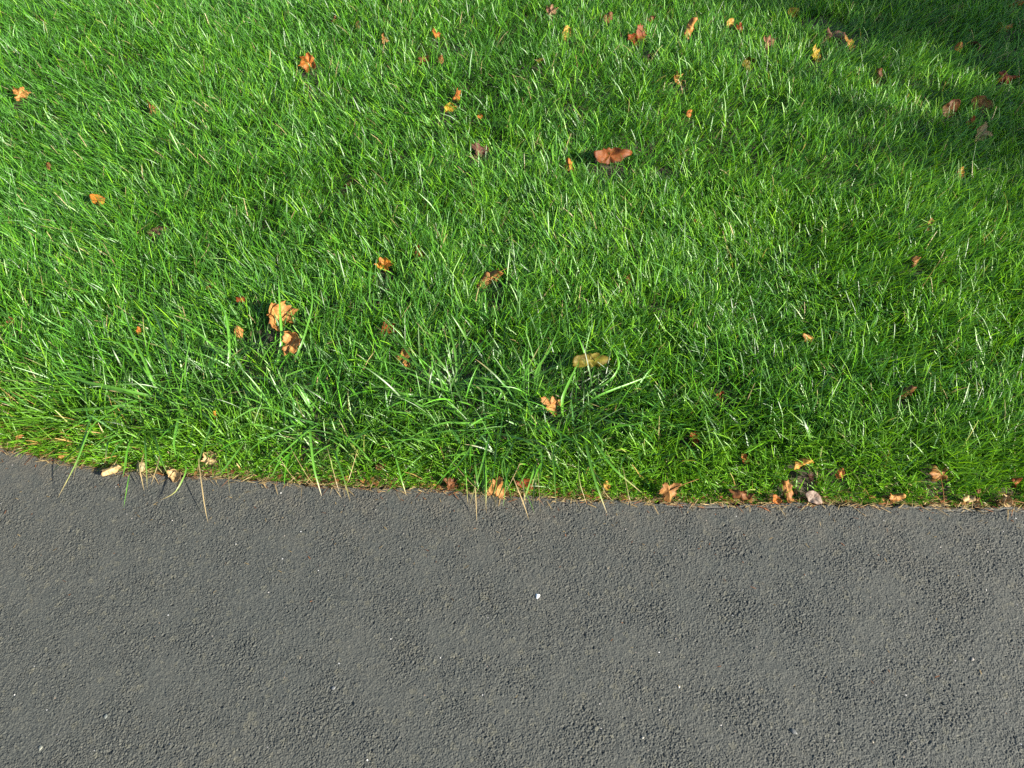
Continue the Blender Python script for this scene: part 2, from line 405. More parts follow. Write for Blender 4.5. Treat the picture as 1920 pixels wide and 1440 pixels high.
# ---- where the fallen leaves lie: (px, py, size px, colour, form, turn deg, tilt deg, lift m, stem, label)
CREAM = (0.36, 0.27, 0.13); TAN = (0.24, 0.12, 0.036); PEACH = (0.33, 0.165, 0.048); ORANGE = (0.31, 0.11, 0.022)
BRIGHT = (0.40, 0.16, 0.02); RED = (0.16, 0.042, 0.009); BROWN = (0.13, 0.055, 0.02); DARK = (0.05, 0.022, 0.012)
YELLOW = (0.30, 0.22, 0.025); OLIVE = (0.115, 0.100, 0.013); PINK = (0.19, 0.105, 0.06); PURP = (0.11, 0.055, 0.038)
GOLD = (0.34, 0.19, 0.035)
L_ = None
LEAVES = [
 # upper left
 (36, 177, 32, PEACH, 'maple', 20, 30, .042, 0, 'pale orange leaf near the left edge of the lawn, highest leaf on that side'),
 (283, 206, 28, TAN, 'peak', 80, 45, .038, 0, 'small tan leaf folded into a peak in the upper left of the lawn'),
 (580, 117, 42, ORANGE, 'maple', 200, 35, .046, 0, 'upright orange leaf with a paler left half, alone in the upper left lawn'),
 (184, 374, 27, BRIGHT, 'oval', 150, 25, .045, 0, 'small bright orange leaf left of centre of the lawn, alone near the left side'),
 (90, 312, 15, BROWN, 'curl', 90, 40, .042, 0, 'tiny brown scrap of leaf standing in grass near the left edge'),
 (298, 437, 38, PURP, 'curl', 5, 10, .030, 0, 'dusky brown leaf sunk deep and lying flat in the left lawn'),
 (626, 36, 15, BROWN, 'peak', 60, 30, .044, 0, 'tiny brown leaf at the top, above the upright orange leaf'),
 (672, 48, 13, BROWN, 'oval', 110, 40, .044, 0, 'tiny faint brown leaf right beside the tiny one at the top left of centre'),
 (721, 74, 15, TAN, 'peak', 10, 30, .042, 0, 'tiny tan leaf half hidden in grass, left of the small rusty leaf at the top'),
 (817, 64, 17, ORANGE, 'peak', 40, 30, .045, 0, 'small rusty orange leaf at the top, above a pair of brown ones'),
 (793, 110, 23, BROWN, 'peak', 20, 25, .040, 0, 'brown leaf with a yellowish edge in the upper lawn, beside a tiny pale one'),
 (827, 112, 13, TAN, 'oval', 90, 40, .042, 0, 'tiny pale leaf standing right of the brown leaf in the upper lawn'),
 (855, 179, 24, ORANGE, 'peak', 50, 35, .048, 0, 'rust coloured leaf touching the top of a pale yellow one'),
 (842, 204, 30, YELLOW, 'maple', 120, 35, .044, 0, 'pale yellow leaf just below a rust coloured one in the upper lawn'),
 (899, 283, 32, PURP, 'peak', 0, 35, .036, 0, 'crumpled purple brown leaf in a dark hollow of the upper lawn'),
 (1144, 292, 66, (0.125, 0.040, 0.009), 'long', 14, 30, .052, 0, 'largest red brown leaf, long and crinkled, lying in the upper lawn'),
 (1067, 311, 27, ORANGE, 'peak', 100, 25, .040, 0, 'small brown orange leaf to the left of the long red brown leaf'),
 (1033, 22, 24, PINK, 'maple', 20, 30, .045, 0, 'pinkish tan leaf at the very top centre of the lawn'),
 (1062, 63, 24, GOLD, 'curl', 80, 45, .046, 0, 'golden leaf standing on edge just below the pinkish one at the top centre'),
 (1140, 34, 20, BROWN, 'oval', 60, 25, .044, 0, 'brown leaf at the top, midway between golden leaf and red orange pair'),
 (1220, 34, 14, BROWN, 'oval', 10, 25, .044, 0, 'tiny brown leaf above the red orange crumpled one at the top'),
 (1011, 113, 17, TAN, 'peak', 30, 30, .043, 0, 'small tan leaf half covered by blades below the golden leaf'),
 (1197, 71, 38, RED, 'peak', 350, 40, .045, 0, 'red orange crumpled leaf with pale tip near the top of the lawn'),
 (1221, 113, 24, DARK, 'curl', 75, 55, .036, 0, 'dark brown leaf standing in shade under the red orange crumpled one'),
 (1271, 150, 30, PEACH, 'maple', 70, 40, .050, 0, 'pale peach leaf standing bright in the upper right lawn'),
 (653, 343, 22, DARK, 'curl', 60, 30, .026, 0, 'dark brown leaf almost buried in the lawn left of centre'),
 (865, 396, 14, ORANGE, 'oval', 30, 30, .040, 0, 'tiny orange brown leaf scrap near the middle of the lawn'),
 (786, 475, 22, RED, 'peak', 10, 35, .044, 0, 'small rusty red leaf above and right of the bright orange one mid lawn'),
 (900, 218, 11, ORANGE, 'oval', 30, 30, .040, 0, 'tiny orange scrap right of the pale yellow leaf'),
 # upper right
 (1295, 53, 33, PEACH, 'curl', 85, 55, .050, 0, 'narrow pale peach leaf standing upright near the top right'),
 (1369, 43, 17, GOLD, 'oval', 60, 30, .044, 0, 'small golden brown leaf at the top, left one of two beside each other'),
 (1387, 51, 15, RED, 'peak', 20, 30, .044, 0, 'small orange red leaf at the top, beside the golden brown one'),
 (1440, 82, 34, PINK, 'maple', 40, 35, .048, 0, 'pinkish grey leaf with a yellow tip near the border of the shade'),
 (1402, 121, 34, OLIVE, 'curl', 60, 40, .044, 0, 'olive brown leaf standing left of and below the pinkish grey leaf'),
 (1486, 23, 22, YELLOW, 'oval', 20, 30, .048, 0, 'clear yellow leaf at the top just where the shade begins'),
 (1560, 68, 46, PINK, 'maple', 340, 30, .040, 0, 'dull pinkish brown leaf in the dark hollow of the shade'),
 (1594, 83, 23, GOLD, 'peak', 30, 30, .042, 0, 'orange brown leaf right next to the dull pinkish one in the shade'),
 (1527, 103, 38, YELLOW, 'maple', 15, 40, .044, 0, 'yellow green ragged leaf below the dark hollow at the border of the shade'),
 (1645, 144, 27, BROWN, 'curl', 60, 40, .042, 0, 'brown leaf standing alone below the shade at the upper right'),
 (1790, 15, 22, PINK, 'oval', 10, 25, .044, 0, 'pinkish tan leaf in deep shade at the top right'),
 (1905, 6, 26, ORANGE, 'peak', 10, 30, .044, 0, 'orange brown leaf in the top right corner of the lawn'),
 (1652, 36, 22, DARK, 'peak', 10, 20, .034, 0, 'dark brown leaf half buried in the shade right of the pinkish brown leaf'),
 (1883, 52, 28, GOLD, 'peak', 0, 25, .044, 0, 'golden brown leaf in deep shade near the right side below the corner leaf'),
 (1832, 84, 27, PINK, 'oval', 40, 25, .044, 0, 'dusky pink leaf in the shade beside a smaller orange scrap'),
 (1798, 89, 17, ORANGE, 'oval', 70, 30, .044, 0, 'small orange scrap in the shade left of the dusky pink leaf'),
 (1883, 144, 40, RED, 'maple', 0, 30, .044, 0, 'red brown leaf in the shade close to the right side'),
 (1782, 203, 34, BROWN, 'oval', 50, 45, .046, 0, 'smooth orange brown leaf crossed by one pale blade, right part of the lawn'),
 (1840, 194, 40, TAN, 'curl', 320, 40, .046, 0, 'tan leaf with an orange end leaning down to the right, near the right side'),
 (1822, 234, 23, RED, 'peak', 10, 30, .040, 0, 'small dark red leaf just above the beige curled one'),
 (1843, 251, 34, CREAM, 'peak', 350, 40, .044, 0, 'beige leaf curled into two humps near the right side'),
 (1802, 324, 21, BRIGHT, 'oval', 90, 30, .044, 0, 'small clear orange leaf right of centre below the beige curled leaf'),
 (1708, 357, 17, BRIGHT, 'curl', 80, 40, .042, 0, 'thin orange leaf standing in the right lawn, left of the clear orange one'),
 (1293, 213, 14, ORANGE, 'oval', 80, 30, .042, 0, 'tiny orange leaf below the bright pale peach one'),
 (1305, 415, 13, ORANGE, 'oval', 10, 30, .036, 0, 'tiny orange scrap low in grass in the middle right of the lawn'),
 (1738, 423, 24, TAN, 'peak', 80, 35, .042, 0, 'tan leaf with a pale blade end in the right lawn'),
 # middle and left
 (453, 561, 23, RED, 'peak', 20, 30, .044, 0, 'small deep red brown leaf above and left of the big maple leaf'),
 (392, 538, 11, RED, 'oval', 20, 30, .040, 0, 'tiny red scrap left of the small deep red brown leaf'),
 (520, 592, 72, PEACH, 'maple', 35, 38, .052, 0, 'biggest pale orange maple leaf with lobes, crossed by an upright green blade'),
 (543, 646, 54, PEACH, 'maple', 355, 30, .062, 0, 'tan orange jagged leaf directly below the biggest maple leaf'),
 (448, 622, 22, PEACH, 'oval', 120, 30, .034, 0, 'small pale leaf half in shadow left of the tan jagged leaf'),
 (260, 620, 15, ORANGE, 'curl', 95, 40, .042, 0, 'tiny orange leaf standing among long blades on the left'),
 (630, 646, 22, BROWN, 'peak', 80, 30, .036, 0, 'brown leaf half hidden to the right of the tan jagged leaf'),
 (403, 778, 16, BRIGHT, 'curl', 100, 60, .046, 0, 'thin orange leaf standing on edge between the two left tufts'),
 (20, 602, 15, BROWN, 'peak', 30, 20, .036, 0, 'tiny brown leaf at the left side, level with the big maple leaf'),
 (720, 498, 36, BRIGHT, 'maple', 60, 38, .050, 0, 'bright orange leaf near the middle, the most vivid one'),
 (917, 523, 48, TAN, 'roll', 35, 35, .046, (957, 500), 'folded tan orange leaf with a long thin stalk pointing up to the right'),
 (1177, 527, 23, RED, 'peak', 60, 40, .044, 0, 'small red brown leaf standing in the lawn right of centre'),
 (711, 567, 14, DARK, 'oval', 60, 30, .026, 0, 'tiny dark leaf in a shadowed hole under the bright orange leaf'),
 (725, 613, 36, RED, 'maple', 340, 38, .046, 0, 'glossy red orange crinkled leaf at the upper end of a long blade'),
 (756, 671, 34, PEACH, 'peak', 330, 35, .046, 0, 'peach leaf crossed by thin shadows among the long pale blades'),
 (1105, 676, 60, OLIVE, 'long', 8, 40, .066, 0, 'olive yellow leaf rolled lengthwise, lying across the right tuft'),
 (1034, 759, 34, PEACH, 'peak', 40, 35, .046, 0, 'pale peach leaf caught in the middle of the right tuft'),
 (928, 577, 12, CREAM, 'oval', 60, 40, .036, 0, 'tiny whitish flake in a dark gap below the leaf with the long stalk'),
 (1242, 613, 13, ORANGE, 'oval', 10, 30, .036, 0, 'tiny orange scrap deep in grass right of centre'),
 (1350, 743, 24, RED, 'curl', 100, 40, .022, 0, 'deep red leaf at the bottom of a dark gap in the right lawn'),
 (1300, 820, 40, RED, 'maple', 300, 40, .034, 0, 'glossy chestnut red leaf curled up, above the right asphalt edge'),
 (1396, 861, 24, ORANGE, 'curl', 110, 40, .030, 0, 'slender orange leaf pointing down above the right asphalt edge'),
 (1515, 633, 30, PEACH, 'roll', 0, 25, .044, 0, 'small pinkish peach leaf lying level in the right lawn'),
 (1718, 488, 26, TAN, 'peak', 50, 35, .042, 0, 'brown and cream leaf high in the right lawn, above the tan brown strip'),
 (1700, 736, 32, BROWN, 'roll', 35, 35, .040, 0, 'narrow tan brown leaf slanting up to the right in the right lawn'),
 # along the edge
 (1505, 869, 42, GOLD, 'roll', 28, 35, .034, 0, 'golden brown leaf with thorny points at its right end, above a dark folded leaf'),
 (1518, 894, 30, DARK, 'curl', 60, 40, .024, 0, 'dark brown folded leaf with a cream edge under the golden brown leaf'),
 (1476, 916, 44, TAN, 'roll', 105, 45, .020, 0, 'pale tan leaf standing tall and narrow at the asphalt edge'),
 (1526, 933, 36, (0.20, 0.155, 0.12), 'oval', 330, 30, .010, 0, 'pinkish grey smooth leaf lying on the asphalt edge right of the tall tan one'),
 (1455, 936, 26, ORANGE, 'oval', 330, 25, .008, 0, 'orange brown leaf flat on the edge at the foot of the tall tan one'),
 (1575, 888, 24, ORANGE, 'oval', 60, 30, .022, 0, 'dull orange leaf veiled by short grass right of the golden brown leaf'),
 (1762, 888, 54, TAN, 'maple', 180, 30, .030, (1771, 948), 'winged tan brown leaf whose thin red stalk hangs down to the asphalt'),
 (1903, 904, 32, RED, 'maple', 40, 30, .026, 0, 'dark red leaf at the right side just above the edge'),
 (1390, 926, 48, BROWN, 'roll', 345, 20, .008, 0, 'long brown crumbling leaf lying along the edge right of centre'),
 (1680, 931, 34, PEACH, 'roll', 5, 15, .006, 0, 'flat strip of peach coloured leaf along the edge, left of the hanging stalk'),
 (1815, 936, 30, CREAM, 'roll', 15, 25, .008, 0, 'curved cream leaf on the edge between the hanging stalk and the palest leaf'),
 (1885, 939, 40, CREAM, 'oval', 355, 30, .010, (1925, 944), 'palest cream leaf with fan veins on the edge at the far right'),
 (1835, 921, 15, BROWN, 'oval', 60, 30, .016, 0, 'tiny brown leaf just above the curved cream one'),
 (1254, 921, 44, TAN, 'peak', 100, 45, .012, (1310, 898), 'tan leaf folded to a sharp upright point on the edge, stalk to the right'),
 (1138, 911, 16, GOLD, 'oval', 90, 35, .014, 0, 'small golden leaf in the short grass above the edge right of centre'),
 (932, 916, 40, PEACH, 'peak', 60, 30, .012, 0, 'ragged pale orange leaf at the edge behind hanging green blades'),
 (985, 906, 32, RED, 'peak', 350, 20, .010, 0, 'crumbled red brown leaf at the edge right of the ragged pale orange one'),
 (845, 905, 26, BROWN, 'peak', 10, 20, .008, 0, 'brown leaf bits at the edge left of the ragged pale orange one'),
 (713, 874, 18, BROWN, 'oval', 20, 25, .016, 0, 'small brown leaf in short grass above the edge between the tufts'),
 (208, 880, 32, CREAM, 'roll', 30, 35, .012, 0, 'pale yellow folded leaf at the edge on the left, beside a drooping straw'),
 (328, 887, 40, CREAM, 'curl', 100, 60, .018, 0, 'cream leaf standing on edge on the asphalt below the left tuft, dark inside'),
 (393, 862, 36, CREAM, 'maple', 80, 35, .016, 0, 'whitish rounded leaf in the grass edge below the left tuft, between two blades'),
 (35, 820, 13, PEACH, 'oval', 30, 30, .014, 0, 'tiny peach leaf just above the asphalt at the left side'),
 (262, 876, 22, (0.26, 0.24, 0.12), 'oval', 80, 45, .012, 0, 'small greenish grey leaf at the edge between the yellow and cream leaves'),
]

leafpos = []
for L in LEAVES:
    p = px2g(L[0], L[1], L[7]); sz = L[2] * mpp(L[1])
    leafpos.append((p[0], p[1], sz))
leafpos = np.array(leafpos)

TUFTS = [(300, 752, 0.9), (455, 705, 0.75), (595, 800, 0.7), (845, 720, 0.85), (930, 800, 1.0), (1075, 770, 0.85)]
tuftpos = np.array([px2g(a, b)[:2] for a, b, c in TUFTS])


def leaf_thin(x, y, r):
    """grass is pressed down under and just in front of a fallen leaf"""
    keep = np.ones(len(x), bool)
    for lx, ly, s in leafpos:
        dx = x - lx; dy = y - (ly - 0.15 * s)
        inside = (dx / (0.55 * s)) ** 2 + (dy / (0.60 * s + 0.012)) ** 2 < 1
        keep &= ~(inside & (r.random(len(x)) < 0.80))
    for hx, hy, hr in HOLLOWS:
        keep &= ~((((x - hx) / hr) ** 2 + ((y - hy) / (0.7 * hr)) ** 2 < 0.7 + 0.6 * r.random(len(x))) & (r.random(len(x)) < 0.82))
    return keep


# thin spots of the lawn, where one looks down between the blades: (px, py, radius px)
HOLLOWS = [(1352, 748, 36), (1000, 695, 45), (870, 700, 36), (880, 770, 34), (700, 578, 24), (487, 578, 26), (505, 640, 26), (652, 340, 18), (1240, 325, 26),
           (1535, 55, 46), (1600, 85, 30), (925, 588, 26), (1235, 590, 30), (885, 60, 20), (905, 300, 24), (1215, 115, 20), (560, 720, 26), (400, 655, 24),
           (1560, 735, 24), (1060, 590, 22), (1870, 690, 24), (300, 445, 22), (1130, 800, 24)]
HOLLOWS = [(*px2g(a, b)[:2], c * mpp(b)) for a, b, c in HOLLOWS]


def lawn_points(n, xlo, xhi, dlo, dhi, r, pw=1.0):
    x = xlo + (xhi - xlo) * r.random(n); d = dlo + (dhi - dlo) * r.random(n) ** pw
    return x, edge(x) + d, d


parts = []
r = np.random.default_rng(21)
# main lawn: near, middle, far; then the lawn that lies outside the frame
zones = [(185000, -1.9, 1.9, 0.010, 1.15, 1.10), (215000, -2.6, 2.6, 1.15, 2.9, 1.25),
         (26000, -3.6, -1.9, 0.03, 1.6, 1.2), (26000, 1.9, 3.6, 0.03, 1.6, 1.2), (60000, -4.5, 4.5, 2.4, 6.0, 1.6)]
for n, xl, xh, dl, dh, wm in zones:
    x, y, d = lawn_points(n, xl, xh, dl, dh, r)
    dens = 0.36 + 0.95 * vnoise(x, y, 0.06, 4) + 0.25 * vnoise(x, y, 0.3, 5)
    keep = r.random(n) < dens
    keep &= leaf_thin(x, y, r)
    tnear = np.min([np.hypot(x - a, y - b) for a, b in tuftpos], axis=0)
    keep &= ~(r.random(n) < 0.85 * (1 - sstep(0.05, 0.20, tnear)))
    x, y, d = x[keep], y[keep], d[keep]; m = len(x)
    hump = 0.75 + 0.5 * vnoise(x, y, 0.12, 7)
    near = sstep(-0.03, 0.12, d)
    length = (0.022 + 0.040 * near * hump) * (0.5 + 0.85 * r.random(m))
    lf = r.random(m) < 0.05; length[lf] *= 1.5
    width = (0.0015 + 0.0016 * r.random(m)) * wm
    # combed direction: clumps lean together
    lx = 0.6 * (vnoise(x, y, 0.10, 0) - 0.5) + 0.5 * (vnoise(x, y, 0.5, 1) - 0.5) + 0.10 * x
    ly = 0.6 * (vnoise(x, y, 0.10, 2) - 0.5) + 0.5 * (vnoise(x, y, 0.5, 3) - 0.5) - 0.02
    lx = lx + 0.38 * r.standard_normal(m); ly = ly + 0.38 * r.standard_normal(m)
    az = np.arctan2(ly, lx); lean = np.clip(np.hypot(lx, ly), 0, 1.25)
    curl = 0.15 + 0.75 * r.random(m)
    tw = math.pi / 2 + 0.9 * r.standard_normal(m)
    c = pick_colours(x, y, m, r, yellow=0.30 + 0.10 * x, straw=0.014)  # yellow share rises to the right: viewing and white-balance cast put into blade colour
    edgey = (1 - sstep(0.03, 0.28, d))[:, None]
    c = c * (1 - 0.5 * edgey) + (YEL * (0.6 + 0.5 * r.random(m)[:, None])) * 0.5 * edgey
    dryp = (r.random(m) < 0.13 * (1 - sstep(0.04, 0.18, d)) * (1 - sstep(-1.05, -0.75, x)) + 0.05 * (1 - sstep(0.0, 0.1, d)))
    c[dryp] = (np.array([0.30, 0.20, 0.055]) * (0.5 + 0.7 * r.random(m)[:, None]))[dryp]
    b = np.stack([x, y, soil_h(x, y) - 0.003], -1)
    parts.append(blades(b, length, width, az, lean, curl, tw, c, tipcol=c * 1.15 + 0.01, tipw=0.30))
# fine low shoots, dense, that fill between the blades
n = 85000
x, y, d = lawn_points(n, -1.7, 1.7, 0.004, 0.5, r, 2.0)
keep = leaf_thin(x, y, r) & (r.random(n) < 0.35 + 0.9 * vnoise(x, y, 0.06, 2))
x, y, d = x[keep], y[keep], d[keep]; m = len(x)
az = r.random(m) * 6.283; lean = 0.2 + 1.0 * r.random(m)
c = pick_colours(x, y, m, r, yellow=0.8, straw=0.05) * 1.05
e2 = r.random(m) < 0.45 * (1 - sstep(0.01, 0.05, d)); c[e2] = STRAW * (0.5 + 0.6 * r.random(m)[:, None])[e2]
parts.append(blades(np.stack([x, y, soil_h(x, y) - 0.002], -1), (0.012 + 0.020 * r.random(m)) * (0.6 + 0.6 * sstep(0, .08, d)),
                    0.0013 + 0.0010 * r.random(m), az, lean, 0.3 + 1.1 * r.random(m), r.random(m) * 3.14, c))
# shoots at the very edge, reaching out over the asphalt
n = 48000
x = -1.7 + 3.4 * r.random(n); d = 0.001 + 0.055 * r.random(n) ** 1.3; y = edge(x) + d
keep = (r.random(n) < 0.3 + 1.0 * vnoise(x, x * 0, 0.05, 1)) & leaf_thin(x, y, r)
x, y, d = x[keep], y[keep], d[keep]; m = len(x)
az = -1.57 + 1.1 * r.standard_normal(m)
c = pick_colours(x, y, m, r, yellow=0.9, straw=0.10)
c[d < 0.003] = (STRAW * 0.9)[None] * (0.6 + 0.6 * r.random((d < 0.003).sum())[:, None])
parts.append(blades(np.stack([x, y, soil_h(x, y) - 0.002], -1), 0.010 + 0.018 * r.random(m), 0.0012 + 0.0010 * r.random(m), az, 0.2 + 0.8 * r.random(m),
                    0.3 + 1.2 * r.random(m), r.random(m) * 3.14, c))
# scattered broad blades among the lawn around the tufts
n = 2600
x, y, d = lawn_points(n, -1.25, 1.25, 0.06, 1.1, r, 1.2)
tn = np.min([np.hypot(x - a, y - b) for a, b in tuftpos], axis=0)
keep = (r.random(n) < np.where(tn < 0.33, 0.75, 0.22)) & leaf_thin(x, y, r)
x, y, d = x[keep], y[keep], d[keep]; m = len(x)
c = (DEEP * 0.6 + BLU * 0.5)[None] * (0.8 + 0.6 * r.random(m)[:, None])
parts.append(blades(np.stack([x, y, soil_h(x, y)], -1), 0.045 + 0.055 * r.random(m), 0.0030 + 0.0022 * r.random(m), r.random(m) * 6.283,
                    0.2 + 0.6 * r.random(m), 0.4 + 1.0 * r.random(m), math.pi / 2 + 0.4 * r.standard_normal(m), c, segs=6))
V, F, Ln, C = join(parts)
mesh_np('lawn_grass', V, F, Ln, M_BLADE, col=C, kind='stuff', label='short bright green lawn of dense mown blades along the asphalt', cat='grass')

# ---- straw, roots and leaf crumbs lying along the edge
r = np.random.default_rng(5)
parts = []
n = 7500
x = -1.7 + 3.4 * r.random(n); d = 0.001 + 0.008 * np.abs(r.standard_normal(n)) * (0.5 + vnoise(x, x * 0, 0.12, 5)); sgn = r.random(n) < 0.16
d = np.where(sgn, -0.008 - 0.012 * r.random(n), d)
y = edge(x) + d; z = np.where(d > 0, soil_h(x, y) + 0.0 + 0.005 * r.random(n), 0.001 + 0.003 * r.random(n))
c = np.where((r.random(n) < 0.75)[:, None], STRAW[None] * (0.5 + 0.8 * r.random(n)[:, None]), RUST[None] * (0.4 + 1.0 * r.random(n)[:, None]))
c = c * np.where(r.random(n) < .4, 1.35, .9)[:, None]
az = np.where(r.random(n) < 0.6, r.normal(0, 0.5, n), r.random(n) * 6.28)
parts.append(blades(np.stack([x, y, z], -1), 0.008 + 0.028 * r.random(n) ** 2, 0.0010 + 0.0014 * r.random(n), az, 1.35 + 0.25 * r.random(n),
                    0.1 + 0.3 * r.random(n), r.random(n) * 3, c))
n = 350
x = -1.7 + 3.4 * r.random(n); d = 0.001 + 0.006 * np.abs(r.standard_normal(n)); y = edge(x) + d
c = np.where((r.random(n) < 0.5)[:, None], np.array(TAN)[None] * (0.6 + 0.9 * r.random(n)[:, None]), np.array(BROWN)[None] * (0.5 + 1.2 * r.random(n)[:, None]))
parts.append(blades(np.stack([x, y, soil_h(x, y) + 0.004 + 0.006 * r.random(n)], -1), 0.004 + 0.009 * r.random(n), 0.003 + 0.006 * r.random(n),
                    r.random(n) * 6.28, 0.9 + 0.6 * r.random(n), 0.8 * r.random(n), 1.5 + 0.3 * r.standard_normal(n), c, tipw=0.4))
n = 420
x = -1.5 + 3.0 * r.random(n); d = -0.01 - 0.09 * r.exponential(1, n); y = edge(x) + d
c = np.where((r.random(n) < 0.6)[:, None], STRAW[None] * (0.3 + 0.6 * r.random(n)[:, None]), RUST[None] * (0.4 + 0.8 * r.random(n)[:, None]))
parts.append(blades(np.stack([x, y, 0.0015 + 0 * x], -1), 0.003 + 0.009 * r.random(n) ** 2, 0.0009 + 0.0012 * r.random(n), r.random(n) * 6.28,
                    1.35 + 0.15 * r.random(n), 0.1 + 0.3 * r.random(n), r.random(n) * 3, c, tipw=.5))
V, F, Ln, C = join(parts)
mesh_np('dry_thatch', V, F, Ln, M_LEAF, col=C, kind='stuff', label='line of dry straw and leaf crumbs between grass and asphalt', cat='thatch')


# ------------------------------------------------------------------ coarse tufts
def strap(P, width, c0, c1, fold=0.25, tip_from=0.75, side=None):
    """long V-folded blade along the polyline P (k,3)"""
    P = np.asarray(P, float)
    k = 13; t = np.linspace(0, 1, len(P)); tt = np.linspace(0, 1, k)
    # Catmull-like smoothing by cubic resample
    Q = np.stack([np.interp(tt, t, P[:, i]) for i in range(3)], -1)
    for _ in range(2):
        Q[1:-1] = 0.25 * Q[:-2] + 0.5 * Q[1:-1] + 0.25 * Q[2:]
    T = np.gradient(Q, axis=0); T /= np.linalg.norm(T, axis=1)[:, None] + 1e-9
    up = np.array([0, 0, 1.0])
    Sd = np.cross(T, up); Sd /= np.linalg.norm(Sd, axis=1)[:, None] + 1e-9
    if side is not None:
        ca, sa = math.cos(side), math.sin(side); Nn = np.cross(Sd, T); Sd = Sd * ca + Nn * sa
    Nn = np.cross(Sd, T)
    w = width * np.interp(tt, [0, .15, .6, .85, 1], [0.55, 1, .85, .5, .04]) / 2
    A = Q - Sd * w[:, None] + Nn * (w * fold)[:, None]; B = Q; Cc = Q + Sd * w[:, None] + Nn * (w * fold)[:, None]
    V = np.stack([A, B, Cc], 1).reshape(-1, 3)
    q = []
    for i in range(k - 1):
        a = 3 * i; q += [[a, a + 1, a + 4, a + 3], [a + 1, a + 2, a + 5, a + 4]]
    m = sstep(tip_from, 1.0, tt)[:, None]
    c = np.array(c0)[None] * (1 - m) + np.array(c1)[None] * m
    C = np.stack([c, c * 1.25, c], 1).reshape(-1, 3)
    return V, np.array(q).ravel(), np.full(len(q), 4), C


BROAD = np.array([0.066, 0.178, 0.018])
